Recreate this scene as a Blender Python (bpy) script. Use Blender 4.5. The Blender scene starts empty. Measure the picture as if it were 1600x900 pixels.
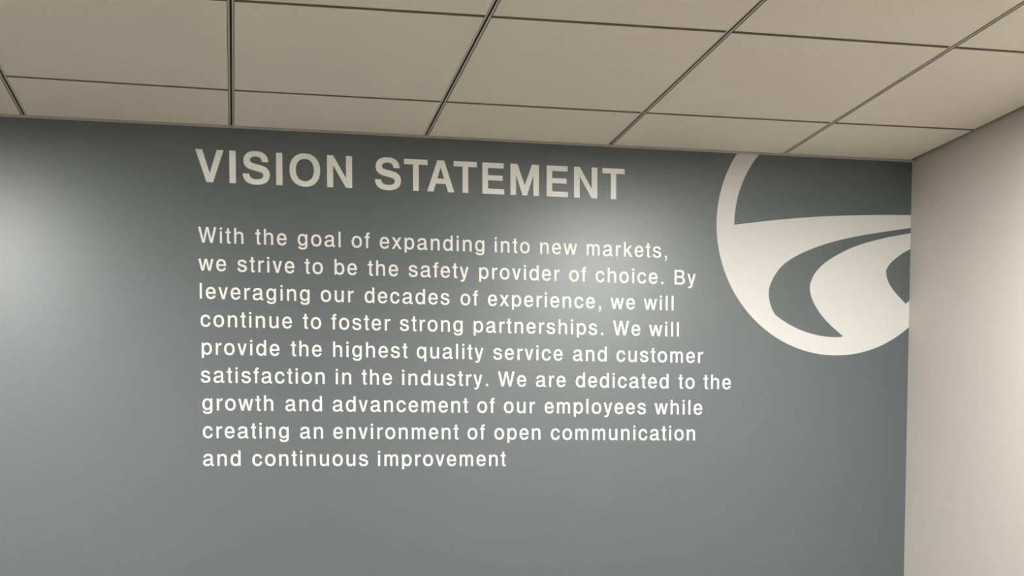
import bpy, math, re
from mathutils import Matrix, Vector

scene = bpy.context.scene
COL = scene.collection
H = 2.65                                   # ceiling height; heights below are measured from the ceiling (z = 0) and lifted by H

# ------------------------------------------------------------------ camera, light, exposure
cam_data = bpy.data.cameras.new('camera')
cam = bpy.data.objects.new('camera', cam_data)
COL.objects.link(cam)
right = Vector((0.984571, -0.174931, -0.004297))
up = Vector((0.010702, 0.035689, 0.999306))
fwd = Vector((0.174656, 0.983934, -0.037011))
M = Matrix((right, up, -fwd)).transposed().to_4x4()
M.translation = Vector((0.59476, -3.7472, -1.155675 + H))
cam.matrix_world = M
cam_data.sensor_fit = 'HORIZONTAL'
cam_data.sensor_width = 36.0
cam_data.lens = 1835.255 * 36.0 / 1600.0
cam_data.shift_x = 115.39 / 1600.0
cam_data.shift_y = 398.35 / 1600.0
cam_data.clip_start = 0.01
scene.camera = cam

LAMP = 220.0                                # strength of the short lamps beside the grey wall
TROFFER = 43.0                             # strength of the troffers further back
LAMP_COLOUR = (1.0, 0.985, 0.965)
scene.view_settings.view_transform = 'Standard'
scene.view_settings.look = 'None'
scene.view_settings.gamma = 1.0
scene.view_settings.use_curve_mapping = False
scene.view_settings.exposure = 0.08
world = bpy.data.worlds.new('world')
scene.world = world
world.use_nodes = True
world.node_tree.nodes['Background'].inputs['Color'].default_value = (1, 0.97, 0.92, 1)
world.node_tree.nodes['Background'].inputs['Strength'].default_value = 0.0

# ------------------------------------------------------------------ helpers
def mat(name, colour, rough=0.6, spec=0.5, noise=None, bump=None, spots=None):
    m = bpy.data.materials.new(name)
    m.use_nodes = True
    nt = m.node_tree
    b = nt.nodes['Principled BSDF']
    b.inputs['Base Color'].default_value = (*colour, 1)
    b.inputs['Roughness'].default_value = rough
    b.inputs['Specular IOR Level'].default_value = spec
    tc = nt.nodes.new('ShaderNodeTexCoord')
    if noise:                                # (scale, amount): faint paint mottling
        n = nt.nodes.new('ShaderNodeTexNoise')
        n.inputs['Scale'].default_value = noise[0]
        n.inputs['Detail'].default_value = 4
        nt.links.new(tc.outputs['Object'], n.inputs['Vector'])
        mx = nt.nodes.new('ShaderNodeMix')
        mx.data_type = 'RGBA'
        lo = [c * (1 - noise[1]) for c in colour]
        hi = [min(1, c * (1 + noise[1])) for c in colour]
        mx.inputs[6].default_value = (*lo, 1)
        mx.inputs[7].default_value = (*hi, 1)
        nt.links.new(n.outputs['Fac'], mx.inputs[0])
        nt.links.new(mx.outputs[2], b.inputs['Base Color'])
    if bump:                                 # (scale, strength, distance): roller stipple / tile grain
        n2 = nt.nodes.new('ShaderNodeTexNoise')
        n2.inputs['Scale'].default_value = bump[0]
        n2.inputs['Detail'].default_value = 3
        nt.links.new(tc.outputs['Object'], n2.inputs['Vector'])
        bp = nt.nodes.new('ShaderNodeBump')
        bp.inputs['Strength'].default_value = bump[1]
        bp.inputs['Distance'].default_value = bump[2]
        nt.links.new(n2.outputs['Fac'], bp.inputs['Height'])
        nt.links.new(bp.outputs['Normal'], b.inputs['Normal'])
    return m

def emit(name, colour, strength):
    m = bpy.data.materials.new(name)
    m.use_nodes = True
    nt = m.node_tree
    nt.nodes.clear()
    e = nt.nodes.new('ShaderNodeEmission')
    e.inputs['Color'].default_value = (*colour, 1)
    e.inputs['Strength'].default_value = strength
    o = nt.nodes.new('ShaderNodeOutputMaterial')
    nt.links.new(e.outputs[0], o.inputs[0])
    return m

GREY = mat('grey_satin_paint', (0.078, 0.095, 0.102), 0.42, 0.97, (9.0, 0.015), (420.0, 0.10, 0.0006))
BEIGE = mat('beige_wall_paint', (0.485, 0.456, 0.407), 0.6, 0.4, (6.0, 0.015), (380.0, 0.10, 0.0006))
TILE = mat('ceiling_tile_board', (0.87, 0.805, 0.69), 0.9, 0.2, (60.0, 0.03), (700.0, 0.25, 0.0008))
TEE = mat('painted_grid_steel', (0.68, 0.63, 0.55), 0.5, 0.3)
EDGE = mat('shaded_tile_edge', (0.22, 0.19, 0.16), 0.95, 0.1)  # dark tone puts the reveal shade into the tile edges' colour
SLOT = mat('painted_slot_shadow', (0.06, 0.048, 0.038), 0.8, 0.1)  # near-black filler paints the shade inside the runner slots
MOULD = mat('painted_wall_angle', (0.56, 0.52, 0.45), 0.5, 0.4)
PLENUM = mat('plenum_slab', (0.20, 0.18, 0.16), 0.9, 0.1)
VINYL = mat('white_matte_vinyl', (0.84, 0.855, 0.805), 0.45, 0.6)
PAINT = mat('off_white_matte_paint_film', (0.60, 0.60, 0.57), 0.5, 0.45)
CARPET = mat('carpet_floor', (0.165, 0.156, 0.140), 0.95, 0.1, (90.0, 0.25), (300.0, 0.4, 0.003))
WHITE = mat('white_enamel', (0.8, 0.79, 0.76), 0.4, 0.5)
LENS = emit('lit_lamp_lens', LAMP_COLOUR, LAMP)
LENS2 = emit('lit_troffer_lens', LAMP_COLOUR, TROFFER)

def link(name, me, m, parent=None, kind=None):
    me.materials.append(m)
    o = bpy.data.objects.new(name, me)
    COL.objects.link(o)
    if parent: o.parent = parent
    if kind: o['kind'] = kind
    return o

def mesh(name, verts, faces):
    me = bpy.data.meshes.new(name)
    me.from_pydata([(x, y, z + H) for x, y, z in verts], [], faces)
    me.update()
    return me

def prism(quads):
    """verts, faces of solid pieces; each piece: (four xy corners, z0, z1)"""
    V, F = [], []
    for c, z0, z1 in quads:
        k = len(V); n = len(c)
        V += [(x, y, z0) for x, y in c] + [(x, y, z1) for x, y in c]
        F.append(tuple(k + j for j in range(n))[::-1])
        F.append(tuple(k + n + j for j in range(n)))
        for j in range(n):
            a, b = j, (j + 1) % n
            F.append((k + a, k + b, k + n + b, k + n + a))
    return V, F

def empty(name, loc, label=None, cat=None, group=None):
    o = bpy.data.objects.new(name, None)
    COL.objects.link(o)
    o.location = loc
    o.empty_display_size = 0.05
    if label: o['label'] = label
    if cat: o['category'] = cat
    if group: o['group'] = group
    return o

# ------------------------------------------------------------------ room shell
XL, YF = -3.13, -11.2                       # left wall, wall behind the camera

def xr(y, z):                              # face of the right-hand wall (it leans very slightly)
    return 2.926 + 0.0105 * z - 0.018 * y

TOP = 0.30                                 # walls run up past the hung ceiling
def shell(name, face, out, m):
    V = list(face) + [(x + out[0], y + out[1], z + out[2]) for x, y, z in face]
    F = [(0, 1, 2, 3), (7, 6, 5, 4)] + [(j, j + 4, (j + 1) % 4 + 4, (j + 1) % 4) for j in range(4)]
    return link(name, mesh(name, V, F), m, kind='structure')

wall_back = shell('wall_back', [(XL, 0, -H), (xr(0, -H) + .03, 0, -H), (xr(0, TOP) + .03, 0, TOP), (XL, 0, TOP)], (0, .12, 0), GREY)
shell('wall_right', [(xr(0, -H), 0, -H), (xr(YF, -H), YF, -H), (xr(YF, TOP), YF, TOP), (xr(0, TOP), 0, TOP)], (.12, 0, 0), BEIGE)
shell('wall_left', [(XL, YF, -H), (XL, 0, -H), (XL, 0, TOP), (XL, YF, TOP)], (-.12, 0, 0), BEIGE)
shell('wall_front', [(xr(YF, -H), YF, -H), (XL, YF, -H), (XL, YF, TOP), (xr(YF, TOP), YF, TOP)], (0, -.12, 0), BEIGE)
shell('floor', [(XL, YF, -H), (xr(YF, -H), YF, -H), (xr(0, -H), 0, -H), (XL, 0, -H)], (0, 0, -.1), CARPET)

# ------------------------------------------------------------------ hung ceiling: slab above, runners, cross tees, lay-in tiles
PX = [(-.61 * 5), (-.61 * 4), (-.61 * 3), (-.61 * 2), -.61, 0.0, .6125, 1.2215, 1.8318, 2.4408]
CX = {(5, 1): -.3500, (6, 1): -.3385, (7, 1): -.3405, (8, 1): -.3420, (9, 1): -.3460, (10, 1): -.3550,
      (5, 2): -.9480, (6, 2): -.9435, (7, 2): -.9529, (8, 2): -.9605, (9, 2): -.9607, (10, 2): -.9595}
ROWS = [-.022, -.345, -.955, -1.265] + [-.955 - .61 * k for k in range(1, 17)] + [YF + .02]
def node(i, r):                             # crossing of runner i and tee row r
    y = CX.get((i, r), ROWS[r])
    x = XL + .02 if i < 0 else (xr(y, 0) - .0215 + (.004 if r else 0) if i >= 10 else PX[i] - .004 * (-y - .3))
    return x, y

slab = link('ceiling', mesh('ceiling', *prism([([(XL, YF), (xr(YF, .2), YF), (xr(0, .2), 0), (XL, 0)], .20, .30)])), PLENUM, kind='structure')
LAMPS = [(i, r, n) for i in (0, 4, 8) for r, n in ((3, 1), (8, 2), (14, 2))]   # bay, row, rows taken
BAYS = {(i, r + k) for i, r, n in LAMPS for k in range(n)}
SPLIT = {i for i, r, n in LAMPS if r == 3}   # bays whose third row is cut short by a lamp

def tile(i, r, r2):
    g, c = .0088, .0078                     # half reveal at runners, at tees
    a, b, cc, d = node(i, r), node(i + 1, r), node(i + 1, r2), node(i, r2)
    gl = 0.0 if i < 0 else g
    gr = 0.0 if i >= 9 else g
    gt = .0015 if r == 0 else c
    q = [(d[0] + gl, d[1] + c), (cc[0] - gr, cc[1] + c), (b[0] - gr, b[1] - gt), (a[0] + gl, a[1] - gt)]
    e = .0008                               # tiny eased edge on the hanging face
    V, F = [], []
    rings = [(e, 0.0), (0, .0010), (0, .0065), (-.004, .0065), (-.004, .016)]
    sg = [(1, 1), (-1, 1), (-1, -1), (1, -1)]
    for s, z in rings:
        V += [(x + s * u, y + s * v, z) for (x, y), (u, v) in zip(q, sg)]
    F.append((3, 2, 1, 0))
    for k in range(len(rings) - 1):
        for j in range(4):
            n = (j + 1) % 4
            F.append((4 * k + j, 4 * k + n, 4 * k + 4 + n, 4 * k + 4 + j))
    k = 4 * (len(rings) - 1)
    F.append((k, k + 1, k + 2, k + 3))
    return V, F

def tile_object(geos):
    V, F, shaded = [], [], []
    for v, f in geos:
        k = len(V)
        V += v
        for j, face in enumerate(f):
            F.append(tuple(k + q for q in face))
            shaded.append(5 <= j < len(f) - 1)
    me = mesh('ceiling_tile', V, F)
    o = link('ceiling_tile', me, TILE, slab)
    me.materials.append(EDGE)                # edges coloured dark to deepen the shade in the reveals
    for p, e in zip(me.polygons, shaded): p.material_index = int(e)
    return o

far = []
for r in range(len(ROWS) - 1):
    for i in range(-1, 10):
        if (i, r) in BAYS or (r == 3 and i not in SPLIT): continue
        g = tile(i, r, r + 2 if r == 2 and i not in SPLIT else r + 1)
        if r < 6: tile_object([g])
        else: far.append(g)
tile_object(far)['kind'] = 'stuff'           # the many tiles behind the camera

for i in range(10):                         # slotted main runners: two flanges with a dark slot between
    pts = [node(i, r) for r in range(len(ROWS))]
    pts[0] = (pts[0][0], -.006)
    bits, slot = [], []
    for (x0, y0), (x1, y1) in zip(pts, pts[1:]):
        for s0, s1, z in ((-.0072, -.0027, .0022), (.0027, .0072, .0022)):
            bits.append(([(x1 + s0, y1), (x1 + s1, y1), (x0 + s1, y0), (x0 + s0, y0)], z, z + .0013))
        slot.append(([(x1 - .012, y1), (x1 + .012, y1), (x0 + .012, y0), (x0 - .012, y0)], .0075, .040))
    ru = link('main_runner', mesh('main_runner', *prism(bits)), TEE, slab)
    link('runner_slot', mesh('runner_slot', *prism(slot)), SLOT, ru)
for r in range(1, len(ROWS) - 1):           # cross tees between the runners
    for i in range(-1, 10):
        if r == 3 and i not in SPLIT: continue
        a, b = node(i, r), node(i + 1, r)
        x0, x1 = a[0] + .009, b[0] - .009
        link('cross_tee', mesh('cross_tee', *prism([([(x0, a[1] - .0055), (x1, b[1] - .0055), (x1, b[1] + .0055), (x0, a[1] + .0055)], .0075, .0135),
                                                    ([(x0, a[1] - .001), (x1, b[1] - .001), (x1, b[1] + .001), (x0, a[1] + .001)], .0135, .040)])), TEE, slab)

# L-shaped wall angles carrying the edge tiles
def angle(name, quads, m=MOULD):
    return link(name, mesh(name, *prism(quads)), m, kind='structure')
xe = xr(0, 0) + .001
angle('trim_1', [([(XL, -.0205), (xe, -.0205), (xe, -.0002), (XL, -.0002)], -.0008, .0006),
                 ([(XL, -.0014), (xe, -.0014), (xe, -.0002), (XL, -.0002)], .0006, .024)])
yq = [-.021, YF]
angle('trim_2', [([(xr(yq[1], 0) - .026, yq[1]), (xr(yq[1], 0) - .0005, yq[1]), (xr(yq[0], 0) - .0005, yq[0]), (xr(yq[0], 0) - .026, yq[0])], .0095, .0110)], EDGE)  # flange coloured dark to paint the tiles' shadow line along the wall

chip = [(2.9222, -.3585), (2.9212, -.3640), (2.9226, -.3668), (2.9196, -.3702), (2.9224, -.3745), (2.9229, -.3700)]
V = [(x, y, z) for y in (-.0004, -.0012) for x, z in chip]
n = len(chip)
link('paint_chip', mesh('paint_chip', V, [tuple(range(n)), tuple(range(2 * n - 1, n - 1, -1))] + [(j, n + j, n + (j + 1) % n, (j + 1) % n) for j in range(n)]), PAINT, wall_back)

# ------------------------------------------------------------------ recessed lamps (shallow troffers set into the ceiling bays)
for n, (i, r, k) in enumerate(LAMPS):
    (x0, y0), (x1, y1) = node(i, r), node(i + 1, r + k)
    x0 += .006; x1 -= .006; y0 -= .006; y1 += .006
    t = empty('ceiling_light', ((x0 + x1) / 2, (y0 + y1) / 2, H),
              '%s recessed white ceiling lamp, %s' % ({0: 'leftmost', 4: 'middle', 8: 'rightmost'}[i], 'in the row nearest the grey wall' if r == 3 else 'in the row behind the camera' if r < 12 else 'in the row at the far end of the room'),
              'ceiling light', 'recessed ceiling troffers')
    w = .03
    wl, wr = (.03, .03) if r > 3 else (.03, .21) if i < 8 else (.21, .03)   # blank plate added to wall-side lamps, shifting their highlights outward on the wall
    fr = prism([([(x0, y1), (x1, y1), (x1, y1 + w), (x0, y1 + w)], 0.0, .06), ([(x0, y0 - w), (x1, y0 - w), (x1, y0), (x0, y0)], 0.0, .06),
                ([(x0, y1 + w), (x0 + wl, y1 + w), (x0 + wl, y0 - w), (x0, y0 - w)], 0.0, .06), ([(x1 - wr, y1 + w), (x1, y1 + w), (x1, y0 - w), (x1 - wr, y0 - w)], 0.0, .06)])
    for nm, g, m in (('frame', fr, WHITE), ('lens', prism([([(x0 + wl, y1 + w), (x1 - wr, y1 + w), (x1 - wr, y0 - w), (x0 + wl, y0 - w)], .004, .012)]), LENS if r == 3 else LENS2)):
        o = link(nm, mesh(nm, *g), m, t)
        o.matrix_parent_inverse = Matrix.Translation(-t.location)

# ------------------------------------------------------------------ lettering: outlines in font units (capital height 720)
G = {  # small letters and capitals of the statement: advance, outlines (font units, capital height 720)
'l': (234, ["M67 0L67 720L167 720L167 0Z"]),
'i': (234, ["M67 0L67 545L167 545L167 0Z", "M67 618L67 720L167 720L167 618Z"]),
'o': (556, ["M278 556C426 556 521 446 521 272C521 98 426 -11 278 -11C130 -11 35 98 35 272C35 446 130 556 278 556Z",
            "M278 462C364 462 417 390 417 272C417 154 364 83 278 83C192 83 139 154 139 272C139 390 192 462 278 462Z"]),
'c': (512, ["M478 358C468 480 385 556 268 556C120 556 32 448 32 270C32 96 120 -11 264 -11C388 -11 472 68 484 196L384 196C376 124 334 84 266 84C182 84 136 150 136 270C136 394 184 462 266 462C332 462 372 424 380 358Z"]),
'e': (522, ["M487 236L140 236C142 138 190 80 268 80C326 80 364 108 378 158L478 158C458 52 380 -11 266 -11C122 -11 34 94 34 266C34 444 124 556 264 556C408 556 487 446 487 270Z",
            "M142 316L380 316C376 408 334 464 262 464C192 464 150 410 142 316Z"]),
'a': (556, ["M528 4C510 -4 492 -8 472 -8C424 -8 394 16 386 64C340 14 282 -11 212 -11C104 -11 36 48 36 146C36 234 88 288 196 304L300 318C352 326 376 342 376 384C376 440 336 468 268 468C198 468 162 440 156 380L58 380C64 496 140 556 272 556C406 556 476 500 476 398L476 112C476 88 484 76 504 76C512 76 520 78 528 80Z",
            "M376 266C356 252 332 244 290 238L226 228C166 219 140 194 140 148C140 100 172 74 230 74C314 74 376 126 376 190Z"]),
'n': (555, ["M65 0L65 545L160 545L160 470C198 530 246 556 312 556C424 556 490 488 490 378L490 0L390 0L390 352C390 424 354 466 290 466C216 466 165 412 165 328L165 0Z"]),
'h': (555, ["M65 0L65 720L165 720L165 476C202 532 248 556 312 556C424 556 490 488 490 378L490 0L390 0L390 352C390 424 354 466 290 466C216 466 165 412 165 328L165 0Z"]),
'm': (787, ["M65 0L65 545L158 545L158 476C190 530 230 556 286 556C348 556 394 528 416 474C450 530 496 556 552 556C658 556 722 492 722 384L722 0L624 0L624 360C624 428 594 466 540 466C480 466 442 416 442 340L442 0L344 0L344 362C344 430 316 466 262 466C202 466 163 416 163 340L163 0Z"]),
'd': (556, ["M499 0L499 720L399 720L399 484C364 532 318 556 258 556C122 556 35 446 35 268C35 96 120 -11 256 -11C322 -11 370 14 405 66L405 0Z",
            "M268 464C346 464 399 390 399 270C399 154 346 82 268 82C188 82 139 152 139 270C139 392 188 464 268 464Z"]),
'g': (556, ["M490 545L396 545L396 478C362 532 314 556 254 556C122 556 35 450 35 278C35 110 118 6 250 6C308 6 354 28 390 74L390 30C390 -46 346 -82 264 -82C200 -82 164 -62 154 -24L54 -24C66 -116 142 -168 266 -168C414 -168 490 -102 490 22Z",
            "M264 464C342 464 392 392 392 280C392 168 342 98 264 98C186 98 139 168 139 280C139 394 186 464 264 464Z"]),
'r': (340, ["M69 0L69 545L163 545L163 450C196 520 240 556 298 556C310 556 322 554 332 551L332 450C318 453 304 454 290 454C212 454 169 404 169 316L169 0Z"]),
't': (276, ["M14 545L87 545L87 694L187 694L187 545L256 545L256 465L187 465L187 112C187 84 198 74 226 74C238 74 246 75 256 77L256 -4C238 -8 218 -10 196 -10C122 -10 87 26 87 96L87 465L14 465Z"]),
'f': (276, ["M88 0L88 465L18 465L18 545L88 545L88 596C88 684 134 724 212 724C230 724 246 723 262 720L262 636C250 638 240 639 228 639C200 639 188 626 188 596L188 545L262 545L262 465L188 465L188 0Z"]),
's': (500, ["M448 392C442 500 368 556 246 556C122 556 46 496 46 396C46 312 96 268 206 242L290 222C342 210 362 190 362 152C362 104 322 78 252 78C180 78 140 110 134 172L32 172C38 50 112 -11 250 -11C384 -11 466 54 466 162C466 250 414 296 306 322L224 342C170 355 148 372 148 408C148 446 184 470 242 470C306 470 342 442 348 392Z"]),
'v': (466, ["M178 0L18 545L126 545L233 136L340 545L448 545L288 0Z"]),
'w': (714, ["M148 0L14 545L120 545L204 150L300 545L414 545L510 150L594 545L700 545L566 0L456 0L357 390L258 0Z"]),
'x': (500, ["M12 0L196 280L22 545L142 545L250 372L358 545L474 545L302 284L488 0L368 0L248 190L128 0Z"]),
'y': (470, ["M18 545L126 545L240 140L346 545L452 545L278 -50C246 -136 206 -168 130 -168C106 -168 84 -164 66 -158L66 -74C82 -78 98 -80 114 -80C156 -80 172 -62 190 0Z"]),
'k': (512, ["M67 0L67 720L165 720L165 318L370 545L492 545L300 340L508 0L386 0L232 268L165 198L165 0Z"]),
'W': (860, ["M190 0L15 720L128 720L250 170L374 720L486 720L610 170L732 720L845 720L670 0L552 0L430 545L308 0Z"]),
'B': (660, ["M79 0L79 720L390 720C520 720 592 656 592 542C592 462 558 410 494 382C578 354 622 292 622 206C622 78 538 0 402 0Z",
            "M186 420L372 420C446 420 484 454 484 522C484 592 448 626 376 626L186 626Z", "M186 92L394 92C472 92 514 134 514 208C514 284 470 326 390 326L186 326Z"]),
'.': (278, ["M87 0L87 112L197 112L197 0Z"]),
',': (278, ["M87 112L197 112L197 10C197 -80 160 -134 87 -150L87 -98C122 -86 140 -56 140 0L87 0Z"]),
}
GB = {  # bold capitals of the heading
'V': (667, ["M260 0L19 720L172 720L334 196L495 720L648 720L407 0Z"]),
'I': (278, ["M64 0L64 720L206 720L206 0Z"]),
'S': (667, ["M590 498C584 652 490 735 318 735C150 735 52 652 52 514C52 400 116 340 262 306L392 276C454 262 480 240 480 196C480 140 428 106 334 106C234 106 180 146 174 226L34 226C38 70 144 -15 326 -15C516 -15 622 66 622 214C622 330 558 394 414 426L288 454C220 470 194 490 194 530C194 584 242 616 316 616C402 616 446 578 452 498Z"]),
'O': (778, ["M388 735C600 735 734 590 734 360C734 130 600 -15 388 -15C176 -15 42 130 42 360C42 590 176 735 388 735Z",
            "M388 612C514 612 592 516 592 360C592 204 514 108 388 108C262 108 184 204 184 360C184 516 262 612 388 612Z"]),
'N': (722, ["M69 0L69 720L214 720L512 214L512 720L654 720L654 0L510 0L211 500L211 0Z"]),
'T': (611, ["M235 0L235 598L14 598L14 720L598 720L598 598L377 598L377 0Z"]),
'A': (722, ["M20 0L276 720L448 720L702 0L544 0L484 184L236 184L176 0Z", "M274 302L446 302L361 562Z"]),
'E': (667, ["M76 0L76 720L612 720L612 598L218 598L218 432L585 432L585 314L218 314L218 122L622 122L622 0Z"]),
'M': (833, ["M69 0L69 720L240 720L417 235L594 720L765 720L765 0L629 0L629 470L470 0L362 0L205 470L205 0Z"]),
}
def parse(s, fx=lambda x,y:(x,y)):
    """outline -> list of (point, left handle or None, right handle or None)"""
    toks = re.findall(r'([MLCZ])([^MLCZ]*)', s); pts = []
    for c, a in toks:
        v = [float(t) for t in a.split()]
        if c in 'ML': pts.append([fx(v[0], v[1]), None, None])
        elif c == 'C':
            pts[-1][2] = fx(v[0], v[1]); pts.append([fx(v[4], v[5]), fx(v[2], v[3]), None])
    if len(pts) > 1 and max(abs(pts[0][0][0]-pts[-1][0][0]), abs(pts[0][0][1]-pts[-1][0][1])) < 1e-9:
        pts[0][1] = pts[-1][1]; pts.pop()
    return pts
def mapped(src, fx):
    return [[(fx(*p), l and fx(*l), r and fx(*r)) for p, l, r in parse(s)] for s in src]
SHAPES = {}
for bold, T in ((0, G), (1, GB)):
    for ch, (adv, outl) in T.items():
        SHAPES[(bold, ch)] = (adv, [parse(s) for s in outl])
D = G['d'][1]; D2 = [D[0].replace('720', '697'), D[1]]
SHAPES[(0, 'b')] = (556, mapped(D, lambda x, y: (556-x, y)))
SHAPES[(0, 'q')] = (556, mapped(D2, lambda x, y: (x, 545-y)))
SHAPES[(0, 'p')] = (556, mapped(D2, lambda x, y: (556-x, 545-y)))
SHAPES[(0, 'u')] = (555, mapped(G['n'][1], lambda x, y: (555-x, 545-y)))
def ink(ch, bold):
    xs = [p[0][0] for c in SHAPES[(bold, ch)][1] for p in c]
    return min(xs), max(xs)

THICK = .0004
def outline_mesh(name, loops, x0, z0):
    """flat vinyl cut to the outlines (wall x, wall z), lying on the grey wall"""
    cu = bpy.data.curves.new(name, 'CURVE')
    cu.dimensions = '2D'
    cu.fill_mode = 'BOTH'
    cu.extrude = THICK
    cu.resolution_u = 7
    for pts in loops:
        if len(pts[0]) == 2:                # plain polygon
            sp = cu.splines.new('POLY')
            sp.points.add(len(pts) - 1)
            for p, (x, z) in zip(sp.points, pts): p.co = (x - x0, z - z0, 0, 1)
        else:
            sp = cu.splines.new('BEZIER')
            sp.bezier_points.add(len(pts) - 1)
            for k, (bp, (p, l, r)) in enumerate(zip(sp.bezier_points, pts)):
                bp.handle_left_type = bp.handle_right_type = 'FREE'
                pv, nx = pts[k - 1][0], pts[(k + 1) % len(pts)][0]
                l = l or tuple(p[j] + (pv[j] - p[j]) / 3 for j in (0, 1))
                r = r or tuple(p[j] + (nx[j] - p[j]) / 3 for j in (0, 1))
                bp.co = (p[0] - x0, p[1] - z0, 0)
                bp.handle_left = (l[0] - x0, l[1] - z0, 0)
                bp.handle_right = (r[0] - x0, r[1] - z0, 0)
        sp.use_cyclic_u = True
    tmp = bpy.data.objects.new(name, cu)
    COL.objects.link(tmp)
    dg = bpy.context.evaluated_depsgraph_get()
    dg.update()
    me = bpy.data.meshes.new_from_object(tmp.evaluated_get(dg))
    bpy.data.objects.remove(tmp)
    bpy.data.curves.remove(cu)
    me.transform(Matrix.Rotation(math.pi / 2, 4, 'X'))
    me.name = name
    return me

def place(loops, sx, sz, x0, z0):
    f = lambda p: None if p is None else (x0 + p[0] * sx, z0 + p[1] * sz)
    return [[tuple(f(q) for q in pt) for pt in lp] for lp in loops]

YW = -THICK - .0001                          # vinyl lies on the wall face
# heading: two words of loose capitals
ZH, SH = -.1695, .0998 / 720
WIDTH = {'V': .989, 'I': 1.0, 'S': 1.028, 'O': 1.002, 'N': .978, 'T': .943, 'A': .938, 'E': .952, 'M': .987}
HEAD = [('V', .5456), ('I', .6158), ('S', .6884), ('I', .75985), ('O', .83955), ('N', .94875),
        ('S', 1.1028), ('T', 1.1926), ('A', 1.27345), ('T', 1.35385), ('E', 1.4459), ('M', 1.5505), ('E', 1.6601), ('N', 1.7563), ('T', 1.85135)]
heading = empty('heading_lettering', (HEAD[0][1], YW, ZH + H),
                'large white bold capitals reading VISION STATEMENT on the grey wall, above the paragraph', 'wall lettering')
for ch, cx in HEAD:
    adv, loops = SHAPES[(1, ch)]
    lo, hi = ink(ch, 1)
    sx = SH * WIDTH[ch]
    lp = place(loops, sx, SH, cx - sx * (lo + hi) / 2, ZH)
    o = link('letter', outline_mesh('letter', lp, cx, ZH), VINYL, heading)
    o.location = (cx - HEAD[0][1], 0, 0)

# the statement: nine lines, each word a part of its line
SB, TRACK = .0485 / 720, 71
LINES = [
    (-0.3561, [('With', 0.5082), ('the', 0.6833), ('goal', 0.8149), ('of', 0.9854), ('expanding', 1.0751), ('into', 1.4503), ('new', 1.6019), ('markets,', 1.7596)]),
    (-0.4425, [('we', 0.508), ('strive', 0.6275), ('to', 0.8362), ('be', 0.9305), ('the', 1.0362), ('safety', 1.1676), ('provider', 1.3983), ('of', 1.7002), ('choice.', 1.7904), ('By', 2.064)]),
    (-0.529, [('leveraging', 0.5112), ('our', 0.8863), ('decades', 1.0256), ('of', 1.3363), ('experience,', 1.4271), ('we', 1.8414), ('will', 1.9566)]),
    (-0.6154, [('continue', 0.5125), ('to', 0.8293), ('foster', 0.9189), ('strong', 1.1385), ('partnerships.', 1.3797), ('We', 1.8502), ('will', 1.9756)]),
    (-0.7019, [('provide', 0.5152), ('the', 0.7906), ('highest', 0.924), ('quality', 1.1924), ('service', 1.4445), ('and', 1.7131), ('customer', 1.8625)]),
    (-0.7883, [('satisfaction', 0.5115), ('in', 0.9319), ('the', 1.0144), ('industry.', 1.1451), ('We', 1.4598), ('are', 1.5874), ('dedicated', 1.7228), ('to', 2.0787), ('the', 2.1677)]),
    (-0.8747, [('growth', 0.5151), ('and', 0.772), ('advancement', 0.9212), ('of', 1.3908), ('our', 1.4794), ('employees', 1.6167), ('while', 1.9956)]),
    (-0.9612, [('creating', 0.5157), ('an', 0.8173), ('environment', 0.9225), ('of', 1.3582), ('open', 1.4473), ('communication', 1.6376)]),
    (-1.0476, [('and', 0.5154), ('continuous', 0.6675), ('improvement', 1.0655)]),
]
ORDER = ['first', 'second', 'third', 'fourth', 'fifth', 'sixth', 'seventh', 'eighth', 'last']
for k, (z, words) in enumerate(LINES):
    text = ' '.join(w for w, x in words)
    ends = (words[0][0] + ' ' + words[1][0], words[-1][0].strip('.,'))
    line = empty('text_line', (words[0][1], YW, z + H),
                 '%s line of the white statement, running from "%s" to "%s" on the grey wall' % (ORDER[k], ends[0], ends[1]),
                 'wall lettering', 'lines of the white wall statement')
    for w, x in words:
        pen = x - ink(w[0], 0)[0] * SB
        loops = []
        for ch in w:
            adv, lps = SHAPES[(0, ch)]
            loops += place(lps, SB, SB, pen, z)
            pen += (adv + TRACK) * SB
        o = link('word', outline_mesh('word', loops, x, z), VINYL, line)
        o.location = (x - words[0][1], 0, 0)

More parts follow.
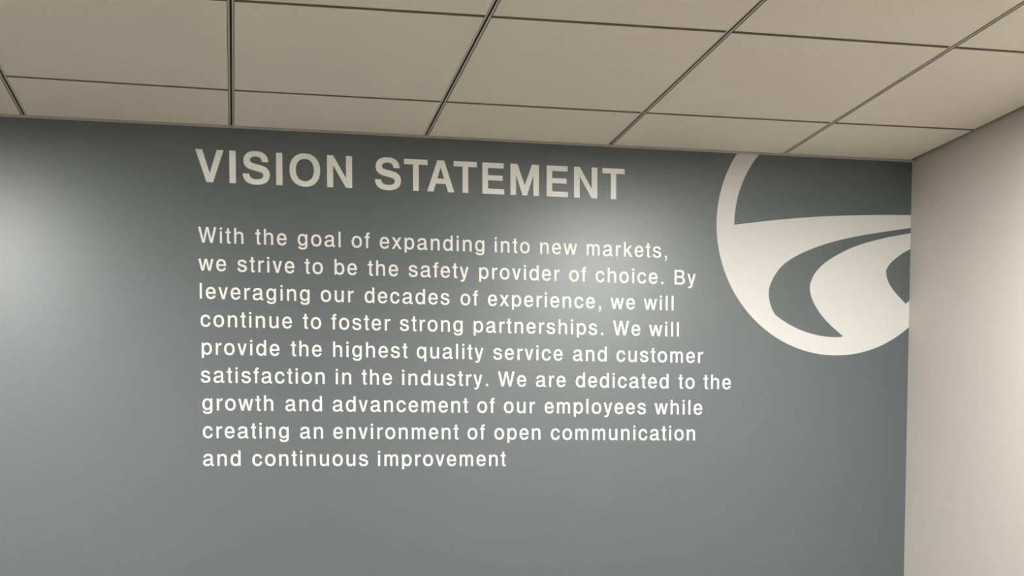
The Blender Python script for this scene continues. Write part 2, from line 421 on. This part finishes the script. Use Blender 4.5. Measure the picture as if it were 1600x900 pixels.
# ------------------------------------------------------------------ the big round emblem, cut by the ceiling and the corner
CXE, CZE, RO, RI = 2.6413, -.2386, .4296, .3668
ZT = -.0012
def arc(r, a0, a1, n):
    return [(CXE + r * math.cos(a0 + (a1 - a0) * j / n), CZE + r * math.sin(a0 + (a1 - a0) * j / n)) for j in range(n + 1)]
def smooth(pts, n=8):                        # Catmull-Rom through the points
    P = [tuple(2 * a - b for a, b in zip(pts[0], pts[1]))] + list(pts) + [tuple(2 * a - b for a, b in zip(pts[-1], pts[-2]))]
    out = []
    for j in range(1, len(P) - 2):
        for s in range(n):
            t = s / n
            out.append(tuple(.5 * (2 * P[j][c] + (P[j + 1][c] - P[j - 1][c]) * t + (2 * P[j - 1][c] - 5 * P[j][c] + 4 * P[j + 1][c] - P[j + 2][c]) * t * t
                                   + (3 * P[j][c] - P[j - 1][c] - 3 * P[j + 1][c] + P[j + 2][c]) * t ** 3) for c in (0, 1)))
    return out + [pts[-1]]
corner = lambda z: (xr(0, z) - .0006, z)
ang = lambda p: math.atan2(p[1] - CZE, p[0] - CXE) % (2 * math.pi)
a_top = math.pi - math.asin((ZT - CZE) / RO)
zc = CZE
for _ in range(30): zc = CZE - math.sqrt(RO ** 2 - (corner(zc)[0] - CXE) ** 2)
loop = arc(RO, a_top, ang(corner(zc)), 90)
loop += [corner(-.4752)]
loop += smooth([(2.907, -.4865), (2.8643, -.4458), (2.8398, -.4114), (2.8318, -.3815), (2.8351, -.3665), (2.8511, -.3454), (2.887, -.3169), corner(-.2975)])
loop += smooth([corner(-.2433), (2.8202, -.2644), (2.725, -.292), (2.66, -.3209), (2.6071, -.3529), (2.5721, -.3860), (2.5536, -.4194), (2.5500, -.4460),
                (2.5611, -.4842), (2.5880, -.5260), (2.6246, -.5635), (2.6732, -.6024)])
tip, left = (2.6732, -.6024), (2.4242, -.5361)
loop += arc(.3675, ang(tip), ang(left), 24)[1:]
loop += smooth([left, (2.4084, -.5068), (2.4000, -.4690), (2.4060, -.4320), (2.4377, -.3800), (2.4930, -.3380), (2.5831, -.2985), (2.6891, -.2680), (2.808, -.2445), corner(-.2250)])
loop += smooth([corner(-.1808), (2.7478, -.1880), (2.5823, -.1993), (2.4366, -.2150), (2.2755, -.2377)])
loop += arc(RI, math.pi, math.pi - math.asin((ZT - CZE) / RI), 30)
clean = [loop[0]]
for q in loop[1:]:
    if math.hypot(q[0] - clean[-1][0], q[1] - clean[-1][1]) > 1e-5: clean.append(q)
emblem = link('round_emblem', outline_mesh('round_emblem', [clean], CXE, CZE), PAINT)
emblem.location = (CXE, YW, CZE + H)
emblem['label'] = 'big white round emblem of sweeping curves, cut off by the beige wall'
emblem['category'] = 'emblem'
